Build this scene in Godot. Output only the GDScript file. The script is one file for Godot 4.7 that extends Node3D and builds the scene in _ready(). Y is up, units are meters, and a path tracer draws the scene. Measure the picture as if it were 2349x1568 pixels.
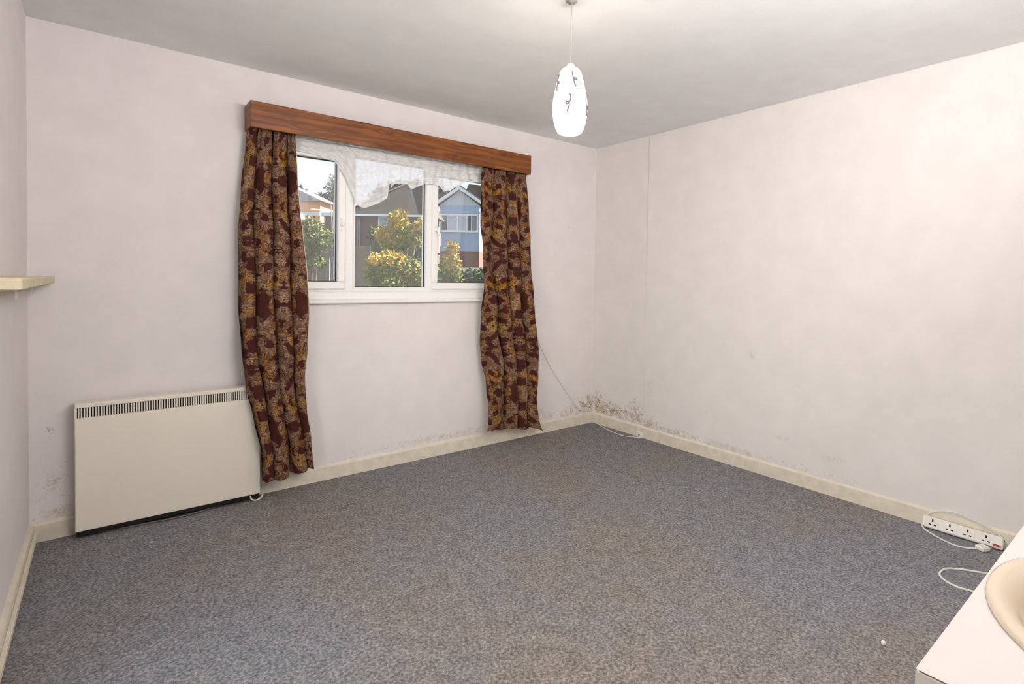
extends Node3D

# ------------------------------------------------------------------ room
const RX := 0.015      # face of the right wall
const LX := -3.57      # face of the left wall
const FZ := -0.015     # face of the window wall
const BZ := 3.72       # face of the back wall
const H := 2.4
# ------------------------------------------------------------------ camera
const CAM := Vector3(-3.298, 1.2527, 3.4067)
const CR := Vector3(0.7689, 0.0161, 0.6391)
const CU := Vector3(0.0029, 0.9996, -0.0287)
const CF := Vector3(0.6392, -0.0238, -0.7687)
const FOC := 1236.687
const PX := 1269.592
const PY := 670.443

var used := {}
var rng := RandomNumberGenerator.new()
var M := {}

func _ready() -> void:
	rng.seed = 7
	set_camera()
	set_light()
	make_materials()
	build_shell()
	build_window()
	build_pelmet()
	build_curtains()
	build_net()
	build_pendant()
	build_fill_strip()
	build_heater()
	build_shelf()
	build_basin_unit()
	build_power_strip()
	build_cables()
	build_outside()

# ------------------------------------------------------------------ camera and light
func set_camera() -> void:
	var cam := Camera3D.new()
	cam.name = "camera"
	cam.projection = Camera3D.PROJECTION_FRUSTUM
	cam.near = 0.05
	cam.far = 400.0
	cam.size = 0.05 * 1568.0 / FOC
	cam.frustum_offset = Vector2((1174.5 - PX) / FOC * 0.05, -(784.0 - PY) / FOC * 0.05)
	cam.transform = Transform3D(Basis(CR, CU, -CF).orthonormalized(), CAM)
	add_child(cam)
	cam.current = true

func set_light() -> void:
	var we := WorldEnvironment.new()
	we.name = "environment"
	var e := Environment.new()
	e.background_mode = Environment.BG_SKY
	var sk := Sky.new()
	var sm := ProceduralSkyMaterial.new()
	sm.sky_top_color = Color(0.80, 0.87, 0.97)
	sm.sky_horizon_color = Color(0.93, 0.95, 1.0)
	sm.sky_curve = 0.25
	sm.sky_energy_multiplier = 1.1
	sm.ground_bottom_color = Color(0.25, 0.24, 0.22)
	sm.ground_horizon_color = Color(0.55, 0.55, 0.54)
	sm.ground_energy_multiplier = 1.0
	sk.sky_material = sm
	e.sky = sk
	e.tonemap_mode = Environment.TONE_MAPPER_LINEAR
	e.tonemap_exposure = 1.12
	e.sdfgi_enabled = true
	e.ssao_enabled = true
	e.ssil_enabled = true
	we.environment = e
	add_child(we)
	var sun := DirectionalLight3D.new()
	sun.name = "sun"
	sun.light_color = Color(1.0, 0.98, 0.955)
	sun.light_energy = 8.5
	sun.light_angular_distance = 1.0
	sun.shadow_enabled = true
	sun.transform = Transform3D(Basis.looking_at(-Vector3(0.66, 0.74, 0.12).normalized()), Vector3(0, 8, 0))
	add_child(sun)

# ------------------------------------------------------------------ naming
func numbered(called: String) -> String:
	var n: int = used.get(called, 0)
	used[called] = n + 1
	return called if n == 0 else "%s_%03d" % [called, n]

func tag(o: Node, label: String, category: String, group := "", kind := "") -> Node:
	o.set_meta("label", label)
	o.set_meta("category", category)
	if group != "":
		o.set_meta("group", group)
	if kind != "":
		o.set_meta("kind", kind)
	return o

func thing(called: String, label: String, category: String, at := Vector3.ZERO, group := "", kind := "") -> Node3D:
	var o := Node3D.new()
	o.name = numbered(called)
	add_child(o)
	o.position = at
	tag(o, label, category, group, kind)
	return o

func commit(st: SurfaceTool, called: String, m: Material, parent: Node3D, smooth := true) -> MeshInstance3D:
	st.generate_normals()
	var o := MeshInstance3D.new()
	o.mesh = st.commit()
	o.material_override = m
	return put(o, called, parent)

func put(o: MeshInstance3D, called: String, parent: Node3D) -> MeshInstance3D:
	if parent == self:
		o.name = numbered(called)
		add_child(o)
	else:
		o.name = called
		parent.add_child(o, true)
	return o

func copy_mesh(mesh: Mesh, m: Material, called: String, parent: Node3D, at: Transform3D) -> MeshInstance3D:
	var o := MeshInstance3D.new()
	o.mesh = mesh
	o.material_override = m
	o.transform = at
	return put(o, called, parent)

# ------------------------------------------------------------------ shapes
func mb(flat := true) -> SurfaceTool:
	var st := SurfaceTool.new()
	st.begin(Mesh.PRIMITIVE_TRIANGLES)
	st.set_smooth_group(-1 if flat else 0)
	return st

func tri(st: SurfaceTool, a: Vector3, b: Vector3, c: Vector3, n: Vector3, ua := Vector2.ZERO, ub := Vector2.ZERO, uc := Vector2.ZERO) -> void:
	if (a - c).cross(a - b).dot(n) < 0.0:
		var t := b
		b = c
		c = t
		var tu := ub
		ub = uc
		uc = tu
	st.set_uv(ua)
	st.add_vertex(a)
	st.set_uv(ub)
	st.add_vertex(b)
	st.set_uv(uc)
	st.add_vertex(c)

func quad(st: SurfaceTool, a: Vector3, b: Vector3, c: Vector3, d: Vector3, n: Vector3, ua := Vector2.ZERO, ub := Vector2.ZERO, uc := Vector2.ZERO, ud := Vector2.ZERO) -> void:
	tri(st, a, b, c, n, ua, ub, uc)
	tri(st, a, c, d, n, ua, uc, ud)

# a box from corner a to corner b with chamfered edges; uv_of maps a point to its texture place
func cbox(st: SurfaceTool, a: Vector3, b: Vector3, bev := 0.0, uv_of = null) -> void:
	var lo := Vector3(minf(a.x, b.x), minf(a.y, b.y), minf(a.z, b.z))
	var hi := Vector3(maxf(a.x, b.x), maxf(a.y, b.y), maxf(a.z, b.z))
	var c := (lo + hi) / 2.0
	var h := (hi - lo) / 2.0
	bev = minf(bev, minf(h.x, minf(h.y, h.z)) * 0.9)
	var corner := func(s: Vector3, axis: int) -> Vector3:
		var p := Vector3(s.x * (h.x - bev), s.y * (h.y - bev), s.z * (h.z - bev))
		p[axis] = s[axis] * h[axis]
		return c + p
	var q := func(p0: Vector3, p1: Vector3, p2: Vector3, p3: Vector3, n: Vector3) -> void:
		if uv_of != null:
			quad(st, p0, p1, p2, p3, n, uv_of.call(p0), uv_of.call(p1), uv_of.call(p2), uv_of.call(p3))
		else:
			quad(st, p0, p1, p2, p3, n)
	for ax in 3:
		var u := (ax + 1) % 3
		var v := (ax + 2) % 3
		for s in [-1.0, 1.0]:
			var pts: Array = []
			for t in [[-1.0, -1.0], [1.0, -1.0], [1.0, 1.0], [-1.0, 1.0]]:
				var sv := Vector3.ZERO
				sv[ax] = s
				sv[u] = t[0]
				sv[v] = t[1]
				pts.append(corner.call(sv, ax))
			var n := Vector3.ZERO
			n[ax] = s
			q.call(pts[0], pts[1], pts[2], pts[3], n)
			if bev > 0.0:
				for s2 in [-1.0, 1.0]:   # edges between face ax and face u
					var s_a := Vector3.ZERO
					s_a[ax] = s
					s_a[u] = s2
					s_a[v] = -1.0
					var s_b := s_a
					s_b[v] = 1.0
					var n2 := Vector3.ZERO
					n2[ax] = s
					n2[u] = s2
					q.call(corner.call(s_a, ax), corner.call(s_b, ax), corner.call(s_b, u), corner.call(s_a, u), n2)
	if bev > 0.0:
		for i in 8:
			var s3 := Vector3(-1.0 if i & 1 else 1.0, -1.0 if i & 2 else 1.0, -1.0 if i & 4 else 1.0)
			tri(st, corner.call(s3, 0), corner.call(s3, 1), corner.call(s3, 2), s3)

func smooth_path(pts: Array, n: int) -> Array:
	var c := Curve3D.new()
	for i in pts.size():
		var p: Vector3 = pts[i]
		var prev: Vector3 = pts[maxi(i - 1, 0)]
		var nxt: Vector3 = pts[mini(i + 1, pts.size() - 1)]
		var t := (nxt - prev) / 6.0
		c.add_point(p, -t, t)
	c.bake_interval = 0.005
	var out: Array = []
	var len := c.get_baked_length()
	for i in n + 1:
		out.append(c.sample_baked(len * i / n, true))
	return out

func tube(st: SurfaceTool, pts: Array, r: float, seg := 8, r2 := -1.0) -> void:
	var rings: Array = []
	var side := Vector3.ZERO
	for i in pts.size():
		var p: Vector3 = pts[i]
		var d: Vector3 = (pts[mini(i + 1, pts.size() - 1)] - pts[maxi(i - 1, 0)]).normalized()
		if side == Vector3.ZERO:
			side = d.cross(Vector3.UP if absf(d.y) < 0.9 else Vector3.RIGHT).normalized()
		side = (side - d * side.dot(d)).normalized()
		var up := d.cross(side)
		var rad := r if r2 < 0.0 else lerpf(r, r2, float(i) / (pts.size() - 1))
		var ring: Array = []
		for k in seg:
			var a := TAU * k / seg
			ring.append(p + (side * cos(a) + up * sin(a)) * rad)
		rings.append(ring)
	for i in pts.size() - 1:
		for k in seg:
			var k2 := (k + 1) % seg
			quad(st, rings[i][k], rings[i][k2], rings[i + 1][k2], rings[i + 1][k], rings[i][k] + rings[i][k2] - pts[i] * 2.0)
	for e in [0, pts.size() - 1]:
		var o: int = 1 if e == 0 else e - 1
		for k in seg:
			tri(st, pts[e], rings[e][k], rings[e][(k + 1) % seg], pts[e] - pts[o])

func lathe(st: SurfaceTool, prof: Array, seg: int, at: Vector3) -> void:
	for i in prof.size() - 1:
		var r0: float = prof[i][0]
		var r1: float = prof[i + 1][0]
		for k in seg:
			var a0 := TAU * k / seg
			var a1 := TAU * (k + 1) / seg
			var d0 := Vector3(cos(a0), 0, sin(a0))
			var d1 := Vector3(cos(a1), 0, sin(a1))
			var p0: Vector3 = at + d0 * r0 + Vector3.UP * prof[i][1]
			var p1: Vector3 = at + d1 * r0 + Vector3.UP * prof[i][1]
			var p2: Vector3 = at + d1 * r1 + Vector3.UP * prof[i + 1][1]
			var p3: Vector3 = at + d0 * r1 + Vector3.UP * prof[i + 1][1]
			var dy: float = prof[i + 1][1] - prof[i][1]
			var n := (d0 + d1).normalized() * (-dy) + Vector3.UP * (r1 - r0)   # profiles run downwards on their outside
			var u0 := Vector2(float(k) / seg, float(i) / (prof.size() - 1))
			var u1 := Vector2(float(k + 1) / seg, float(i + 1) / (prof.size() - 1))
			if r0 > 0.00001:
				tri(st, p0, p1, p2, n, u0, Vector2(u1.x, u0.y), u1)
			if r1 > 0.00001:
				tri(st, p0, p2, p3, n, u0, u1, Vector2(u0.x, u1.y))

# polygon (in x, y) drawn out from z0 to z1
func prism(st: SurfaceTool, poly: PackedVector2Array, z0: float, z1: float) -> void:
	var idx := Geometry2D.triangulate_polygon(poly)
	for k in range(0, idx.size(), 3):
		for z in [z0, z1]:
			var n := Vector3(0, 0, 1.0 if z == maxf(z0, z1) else -1.0)
			var a := poly[idx[k]]
			var b := poly[idx[k + 1]]
			var c := poly[idx[k + 2]]
			tri(st, Vector3(a.x, a.y, z), Vector3(b.x, b.y, z), Vector3(c.x, c.y, z), n)
	var area := 0.0
	for i in poly.size():
		area += poly[i].cross(poly[(i + 1) % poly.size()])
	for i in poly.size():
		var a := poly[i]
		var b := poly[(i + 1) % poly.size()]
		var e := (b - a) * signf(area)
		quad(st, Vector3(a.x, a.y, z0), Vector3(b.x, b.y, z0), Vector3(b.x, b.y, z1), Vector3(a.x, a.y, z1), Vector3(e.y, -e.x, 0))

# a sheet given by a function of (u, v)
func sheet(st: SurfaceTool, nu: int, nv: int, f: Callable, uvf: Callable, facing: Vector3) -> void:
	var pts: Array = []
	for j in nv + 1:
		var row: Array = []
		for i in nu + 1:
			row.append(f.call(float(i) / nu, float(j) / nv))
		pts.append(row)
	for j in nv:
		for i in nu:
			var u0 := float(i) / nu
			var u1 := float(i + 1) / nu
			var v0 := float(j) / nv
			var v1 := float(j + 1) / nv
			var a: Vector3 = pts[j][i]
			var b: Vector3 = pts[j][i + 1]
			var c: Vector3 = pts[j + 1][i + 1]
			var d: Vector3 = pts[j + 1][i]
			for t in [[a, b, c, Vector2(u0, v0), Vector2(u1, v0), Vector2(u1, v1)], [a, c, d, Vector2(u0, v0), Vector2(u1, v1), Vector2(u0, v1)]]:
				for k in 3:
					st.set_uv(uvf.call(t[3 + k].x, t[3 + k].y))
					st.add_vertex(t[k])

func pick(table: Array, key: float) -> float:   # [[key falling, value], ...] looked up in between
	for i in table.size() - 1:
		if key >= table[i + 1][0]:
			var t: float = clampf((table[i][0] - key) / (table[i][0] - table[i + 1][0]), 0, 1)
			t = t * t * (3 - 2 * t) * 0.5 + t * 0.5
			return lerpf(table[i][1], table[i + 1][1], t)
	return table[-1][1]

func along(table: Array, key: float) -> float:   # [[key rising, value], ...]
	for i in table.size() - 1:
		if key <= table[i + 1][0]:
			var t: float = clampf((key - table[i][0]) / (table[i + 1][0] - table[i][0]), 0, 1)
			return lerpf(table[i][1], table[i + 1][1], t)
	return table[-1][1]

# the direction in which a place of the photograph lies, times a distance
func at(px: float, py: float, t: float) -> Vector3:
	return CAM + (CR * (px - PX) / FOC - CU * (py - PY) / FOC + CF) * t

# ------------------------------------------------------------------ materials
func mat(c: Color, rough := 0.8, spec := 0.4) -> StandardMaterial3D:
	var m := StandardMaterial3D.new()
	m.albedo_color = c
	m.roughness = rough
	m.metallic_specular = spec
	return m

func rgb(r: float, g: float, b: float) -> Color:
	return Color(r / 255.0, g / 255.0, b / 255.0)

func noise(freq: float, sd: int, oct := 3) -> FastNoiseLite:
	var n := FastNoiseLite.new()
	n.noise_type = FastNoiseLite.TYPE_SIMPLEX_SMOOTH
	n.frequency = freq
	n.seed = sd
	n.fractal_octaves = oct
	return n

func relief(freq: float, sd: int, size := 512, oct := 3) -> ImageTexture:
	return ImageTexture.create_from_image(noise(freq, sd, oct).get_seamless_image(size, size))

# speckled look of a plain material: a tint map laid on in three planes
func grained(c: Color, rough: float, freq: float, amount: float, scale: float, sd: int, bump := 0.0) -> StandardMaterial3D:
	var m := mat(Color.WHITE, rough)
	var src := noise(freq, sd, 4).get_seamless_image(256, 256)
	var img := Image.create(256, 256, false, Image.FORMAT_RGB8)
	for y in 256:
		for x in 256:
			var v := 1.0 + (src.get_pixel(x, y).r - 0.5) * amount
			img.set_pixel(x, y, Color(clampf(c.r * v, 0, 1), clampf(c.g * v, 0, 1), clampf(c.b * v, 0, 1)))
	m.albedo_texture = ImageTexture.create_from_image(img)
	m.uv1_triplanar = true
	m.uv1_world_triplanar = true
	m.uv1_scale = Vector3.ONE * scale
	if bump > 0.0:
		m.heightmap_enabled = true
		m.heightmap_texture = ImageTexture.create_from_image(src)
		m.heightmap_scale = bump
	return m

func make_materials() -> void:
	M.upvc = mat(rgb(246, 245, 243), 0.35)
	M.gasket = mat(rgb(45, 44, 44), 0.7)
	M.ceiling = grained(rgb(240, 240, 240), 0.95, 0.02, 0.03, 0.7, 3)
	M.plain_wall = grained(rgb(232, 226, 224), 0.95, 0.02, 0.03, 0.7, 4)
	M.heater = mat(rgb(240, 233, 218), 0.45)
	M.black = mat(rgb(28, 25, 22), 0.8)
	M.cable = mat(rgb(232, 228, 218), 0.5)
	M.grey_cable = mat(rgb(110, 100, 90), 0.6)
	M.socket = mat(rgb(236, 232, 224), 0.4)
	M.red = mat(rgb(170, 35, 40), 0.4)
	M.shelf = grained(rgb(214, 204, 172), 0.6, 0.03, 0.12, 2.0, 9)
	M.worktop = mat(rgb(213, 206, 201), 0.6, 0.25)
	M.worktop_edge = mat(rgb(196, 190, 178), 0.5)
	M.cabinet = mat(rgb(214, 208, 198), 0.5)
	M.basin = mat(rgb(207, 192, 170), 0.15, 0.5)
	M.chrome = mat(rgb(205, 205, 208), 0.18)
	M.chrome.metallic = 1.0
	M.brass = mat(rgb(140, 136, 130), 0.4)
	M.flex = mat(rgb(176, 170, 164), 0.6)
	M.lining = mat(rgb(225, 212, 190), 0.9)
	M.lining.cull_mode = BaseMaterial3D.CULL_DISABLED
	M.glass = mat(Color(0.92, 0.95, 0.95, 0.06), 0.02, 0.5)
	M.glass.transparency = BaseMaterial3D.TRANSPARENCY_ALPHA
	M.wood = wood_material()
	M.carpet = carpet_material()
	M.skirting = grained(rgb(226, 217, 200), 0.5, 0.03, 0.1, 1.5, 11)

func wood_material() -> StandardMaterial3D:
	var w := 1024
	var h := 128
	var a := noise(0.012, 21, 4)
	var b := noise(0.05, 22, 3)
	var c := noise(0.006, 23, 2)
	var img := Image.create(w, h, false, Image.FORMAT_RGB8)
	var knots := [[150, 40], [410, 88], [655, 34], [880, 92]]
	for y in h:
		for x in w:
			var bend := 0.0
			for k in knots:
				var dx: float = (x - k[0]) / 34.0
				var dy: float = (y - k[1]) / 9.0
				bend += exp(-(dx * dx + dy * dy)) * 2.2
			var ring := sin((y * 0.19 + a.get_noise_2d(x * 0.35, y * 3.0) * 4.0 + bend * 3.0))
			var fine := b.get_noise_2d(x * 0.5, y * 14.0)
			var v := 0.5 + 0.24 * ring + 0.2 * fine + 0.24 * c.get_noise_2d(x, y * 2.0) - bend * 0.1
			v = clampf(v, 0.0, 1.0)
			img.set_pixel(x, y, rgb(92, 49, 22).lerp(rgb(150, 92, 43), v))
	var m := mat(Color.WHITE, 0.42)
	m.albedo_texture = ImageTexture.create_from_image(img)
	return m

func carpet_material() -> StandardMaterial3D:
	var n := 1536
	var big := noise(0.0022, 31, 3)
	var mid := noise(0.03, 32, 3)
	var tuft := noise(0.16, 33, 2)
	var bytes := PackedByteArray()
	bytes.resize(n * n * 3)
	var i := 0
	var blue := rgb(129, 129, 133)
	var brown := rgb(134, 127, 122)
	var tinted := [[-1.75, 1.70, 0.45, 0.55], [-2.25, 2.35, 0.5, 0.55], [-3.0, 1.35, 0.45, -0.7], [-0.95, 2.3, 0.6, -0.5], [-1.3, 0.35, 0.5, 0.3], [-2.6, 0.5, 0.5, 0.3]]  # bluish daylight and warm bounce put into the colour, mixed with wear
	for y in n:
		var pz := y * 3.8 / n
		for x in n:
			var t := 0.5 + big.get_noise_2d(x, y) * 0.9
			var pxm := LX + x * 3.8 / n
			for k in tinted:
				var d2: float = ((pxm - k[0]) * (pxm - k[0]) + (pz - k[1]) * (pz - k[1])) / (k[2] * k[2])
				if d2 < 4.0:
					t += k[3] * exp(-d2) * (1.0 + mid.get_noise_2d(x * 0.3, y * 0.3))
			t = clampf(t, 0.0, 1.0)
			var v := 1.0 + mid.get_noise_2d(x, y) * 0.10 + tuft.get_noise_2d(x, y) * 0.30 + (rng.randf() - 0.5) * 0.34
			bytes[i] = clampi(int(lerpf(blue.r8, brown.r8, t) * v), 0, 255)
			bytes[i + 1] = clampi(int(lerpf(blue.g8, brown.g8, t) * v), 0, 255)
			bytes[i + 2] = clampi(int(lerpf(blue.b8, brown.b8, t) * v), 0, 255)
			i += 3
	var m := mat(Color.WHITE, 1.0, 0.1)
	m.albedo_texture = ImageTexture.create_from_image(Image.create_from_data(n, n, false, Image.FORMAT_RGB8, bytes))
	return m

# painted plaster with damp stains and mould where the photograph shows them
# marks: [x, y, half width, half height, strength]; x along the wall and y up, in metres
func wall_material(width: float, base: Color, marks: Array, line_marks: Array, sd: int) -> StandardMaterial3D:
	var w := 1280
	var h := 800
	var fine := noise(0.17, sd, 3)
	var soft := noise(0.012, sd + 1, 3)
	var patch := noise(0.05, sd + 2, 3)
	var img := Image.create(w, h, false, Image.FORMAT_RGB8)
	var mould := rgb(118, 108, 96)
	var damp := rgb(206, 190, 158)
	for py in h:
		var y := H * (1.0 - (py + 0.5) / h)
		for px in w:
			var v := 1.0 + soft.get_noise_2d(px, py) * 0.018 + (fine.get_noise_2d(px * 3.0, py * 3.0)) * 0.008
			img.set_pixel(px, py, Color(minf(base.r * v, 1), minf(base.g * v, 1), minf(base.b * v, 1)))
	for k in marks:
		var cx: float = k[0] / width * w
		var cy: float = (1.0 - k[1] / H) * h
		var rx: float = k[2] / width * w
		var ry: float = k[3] / H * h
		for py in range(maxi(0, int(cy - ry * 1.6)), mini(h, int(cy + ry * 1.6) + 1)):
			for px in range(maxi(0, int(cx - rx * 1.6)), mini(w, int(cx + rx * 1.6) + 1)):
				var d := Vector2((px - cx) / rx, (py - cy) / ry).length()
				d += patch.get_noise_2d(px, py) * 0.8
				var inside := clampf(1.25 - d, 0.0, 1.0)
				if inside <= 0.0:
					continue
				var speck := clampf((fine.get_noise_2d(px, py) + patch.get_noise_2d(px + 900, py) * 0.7 - 0.02) * 3.2, 0.0, 1.0)
				var c := img.get_pixel(px, py)
				c = c.lerp(damp, inside * float(k[5]) * clampf(0.5 + patch.get_noise_2d(px, py + 500) * 2.0, 0.0, 1.0))
				c = c.lerp(mould, inside * speck * float(k[4]) * 0.75)
				img.set_pixel(px, py, c)
	for k in line_marks:   # a run of small specks along a level line: [x0, x1, y, spread, count, strength]
		for i in int(k[4]):
			var x := rng.randf_range(k[0], k[1])
			var y: float = k[2] + absf(rng.randfn(0.0, k[3]))
			var px := int(x / width * w)
			var py := int((1.0 - y / H) * h)
			for s in rng.randi_range(1, 5):
				var qx := px + rng.randi_range(-3, 3)
				var qy := py + rng.randi_range(-1, 1)
				if qx >= 0 and qy >= 0 and qx < w and qy < h:
					img.set_pixel(qx, qy, img.get_pixel(qx, qy).lerp(mould, rng.randf() * float(k[5])))
	var m := mat(Color.WHITE, 0.95, 0.2)
	m.albedo_texture = ImageTexture.create_from_image(img)
	m.texture_repeat = false
	return m

# ------------------------------------------------------------------ the room
func build_shell() -> void:
	var t := 0.12
	var st := mb()
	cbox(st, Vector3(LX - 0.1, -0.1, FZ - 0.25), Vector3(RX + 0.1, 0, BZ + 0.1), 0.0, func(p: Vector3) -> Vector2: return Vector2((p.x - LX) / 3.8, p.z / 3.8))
	tag(commit(st, "floor", M.carpet, self), "worn grey carpet covering the floor, wear and painted light tint in bluish and brownish patches", "carpet", "", "structure")
	st = mb()
	cbox(st, Vector3(LX - 0.1, H, FZ - 0.25), Vector3(RX + 0.1, H + 0.1, BZ + 0.1))
	tag(commit(st, "ceiling", M.ceiling, self), "plain off-white plastered ceiling", "ceiling", "", "structure")
	# window wall, with the hole for the window
	var wm := wall_material(3.6, rgb(232, 226, 224), [
		[3.49, 0.15, 0.11, 0.07, 1.0, 0.8], [3.30, 0.12, 0.10, 0.05, 0.45, 0.3], [3.57, 0.16, 0.06, 0.12, 0.6, 0.6],
		[0.07, 0.50, 0.012, 0.03, 0.8, 0.0], [0.08, 0.27, 0.035, 0.045, 0.35, 0.1], [0.09, 0.12, 0.05, 0.025, 0.3, 0.6],
		[1.9, 0.12, 0.2, 0.03, 0.16, 0.2], [2.25, 0.12, 0.3, 0.03, 0.2, 0.25], [3.27, 1.70, 0.03, 0.02, 0.3, 0.0],
		[2.98, 0.13, 0.15, 0.04, 0.2, 0.3]],
		[[1.2, 3.55, 0.095, 0.02, 160, 0.5], [0.02, 0.2, 0.1, 0.15, 40, 0.35]], 41)
	st = mb()
	var wuv := func(p: Vector3) -> Vector2: return Vector2((p.x - LX) / 3.6, 1.0 - p.y / H)
	var wx0 := -2.64
	var wx1 := -0.96
	var wy0 := 1.105
	var wy1 := 2.07
	cbox(st, Vector3(LX - 0.1, 0, FZ), Vector3(wx0, H, FZ - 0.25), 0.0, wuv)
	cbox(st, Vector3(wx1, 0, FZ), Vector3(RX + 0.1, H, FZ - 0.25), 0.0, wuv)
	cbox(st, Vector3(wx0, 0, FZ), Vector3(wx1, wy0, FZ - 0.25), 0.0, wuv)
	cbox(st, Vector3(wx0, wy1, FZ), Vector3(wx1, H, FZ - 0.25), 0.0, wuv)
	tag(commit(st, "wall_front", wm, self), "magnolia window wall with mould along its foot by the corner", "wall", "", "structure")
	# right wall
	var rm := wall_material(3.75, rgb(232, 227, 224), [
		[0.17, 0.15, 0.20, 0.06, 0.95, 0.85], [0.50, 0.16, 0.08, 0.11, 0.6, 0.5], [0.08, 0.18, 0.08, 0.08, 0.9, 0.7], [0.34, 0.14, 0.14, 0.05, 0.5, 0.5],
		[0.66, 0.13, 0.10, 0.05, 0.45, 0.4], [0.9, 0.11, 0.2, 0.03, 0.35, 0.4], [1.35, 0.11, 0.3, 0.025, 0.22, 0.3],
		[1.52, 0.78, 0.03, 0.02, 0.22, 0.0], [1.75, 0.27, 0.07, 0.02, 0.2, 0.0], [2.05, 0.22, 0.08, 0.02, 0.14, 0.2], [0.66, 0.42, 0.03, 0.05, 0.2, 0.2]],
		[[0.0, 2.2, 0.095, 0.018, 170, 0.5], [0.0, 0.6, 0.1, 0.05, 90, 0.55]], 51)
	st = mb()
	var ruv := func(p: Vector3) -> Vector2: return Vector2((p.z - FZ) / 3.75, 1.0 - p.y / H)
	cbox(st, Vector3(RX, 0, FZ - 0.25), Vector3(RX + t, H, BZ + 0.1), 0.0, ruv)
	cbox(st, Vector3(RX - 0.007, 0, 0.585), Vector3(RX, H, BZ), 0.003, ruv)
	tag(commit(st, "wall_right", rm, self), "bare magnolia right wall with mould low down near the corner", "wall", "", "structure")
	# left wall, with an unseen glass door added to let in more daylight
	build_left_wall()
	st = mb()
	cbox(st, Vector3(LX - 0.1, 0, BZ), Vector3(RX + 0.1, H, BZ + t))
	tag(commit(st, "wall_back", M.plain_wall, self), "plain magnolia wall behind the basin unit", "wall", "", "structure")
	# skirting boards
	skirting("baseboard_front", Vector3(LX, 0, FZ), Vector3(RX, 0, FZ), Vector3(0, 0, 1), "cream painted skirting board along the window wall")
	skirting("baseboard_right", Vector3(RX, 0, FZ), Vector3(RX, 0, BZ), Vector3(-1, 0, 0), "cream stained skirting board along the right wall")
	skirting("baseboard_left", Vector3(LX, 0, FZ), Vector3(LX, 0, BZ), Vector3(1, 0, 0), "cream skirting board along the left wall")

func skirting(called: String, a: Vector3, b: Vector3, n: Vector3, label: String) -> void:
	var st := mb()
	var prof := [[0.0, 0.0], [0.016, 0.0], [0.016, 0.078], [0.013, 0.084], [0.007, 0.090], [0.0, 0.092]]
	var side := (b - a).cross(Vector3.UP).normalized()
	for i in prof.size() - 1:
		var p0: Vector3 = n * prof[i][0] + Vector3.UP * prof[i][1]
		var p1: Vector3 = n * prof[i + 1][0] + Vector3.UP * prof[i + 1][1]
		quad(st, a + p0, b + p0, b + p1, a + p1, Vector3.UP * (prof[i][0] - prof[i + 1][0]) + n * (prof[i + 1][1] - prof[i][1]))
	tag(commit(st, called, M.skirting, self), label, "skirting board", "", "structure")

func build_left_wall() -> void:
	var t := 0.2
	var z0 := 1.42
	var z1 := 2.82
	var y1 := 2.12
	var st := mb()
	cbox(st, Vector3(LX - t, 0, FZ - 0.25), Vector3(LX, H, z0))
	cbox(st, Vector3(LX - t, 0, z1), Vector3(LX, H, BZ + 0.1))
	cbox(st, Vector3(LX - t, y1, z0), Vector3(LX, H, z1))
	tag(commit(st, "wall_left", M.plain_wall, self), "plain magnolia left wall with a shelf near the corner", "wall", "", "structure")
	var w := thing("door_1", "unseen white framed sliding glass door added in the left wall for daylight", "glass door", Vector3(LX - 0.1, 0.0, z0), "", "structure")
	st = mb()
	var L := z1 - z0
	var hh := y1
	for b in [[0.0, 0.0, L, 0.05], [0.0, hh - 0.05, L, hh], [0.0, 0.05, 0.05, hh - 0.05], [L - 0.05, 0.05, L, hh - 0.05], [L / 2 - 0.03, 0.05, L / 2 + 0.03, hh - 0.05]]:
		cbox(st, Vector3(-0.03, b[1], b[0]), Vector3(0.03, b[3], b[2]), 0.004)
	commit(st, "door_frame", M.upvc, w)
	for k in 2:
		st = mb()
		cbox(st, Vector3(-0.003, 0.05, 0.05 if k == 0 else L / 2 + 0.03), Vector3(0.003, hh - 0.05, L / 2 - 0.03 if k == 0 else L - 0.05))
		commit(st, "pane", M.glass, w)

# ------------------------------------------------------------------ the window
func bars(st: SurfaceTool, x0: float, x1: float, y0: float, y1: float, w: float, z0: float, z1: float, bev := 0.004) -> void:
	cbox(st, Vector3(x0, y0, z0), Vector3(x1, y0 + w, z1), bev)
	cbox(st, Vector3(x0, y1 - w, z0), Vector3(x1, y1, z1), bev)
	cbox(st, Vector3(x0, y0 + w, z0), Vector3(x0 + w, y1 - w, z1), bev)
	cbox(st, Vector3(x1 - w, y0 + w, z0), Vector3(x1, y1 - w, z1), bev)

func glazing(parent: Node3D, x0: float, x1: float, y0: float, y1: float, z: float) -> void:
	var st := mb()
	cbox(st, Vector3(x0 - 0.006, y0 - 0.006, z - 0.010), Vector3(x1 + 0.006, y1 + 0.006, z - 0.004))
	var pane := commit(st, "pane", M.glass, parent)
	pane.set_meta("label", "clear glass pane")
	st = mb()
	bars(st, x0, x1, y0, y1, 0.005, z - 0.004, z + 0.006, 0.001)
	commit(st, "gasket", M.gasket, parent)

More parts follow.
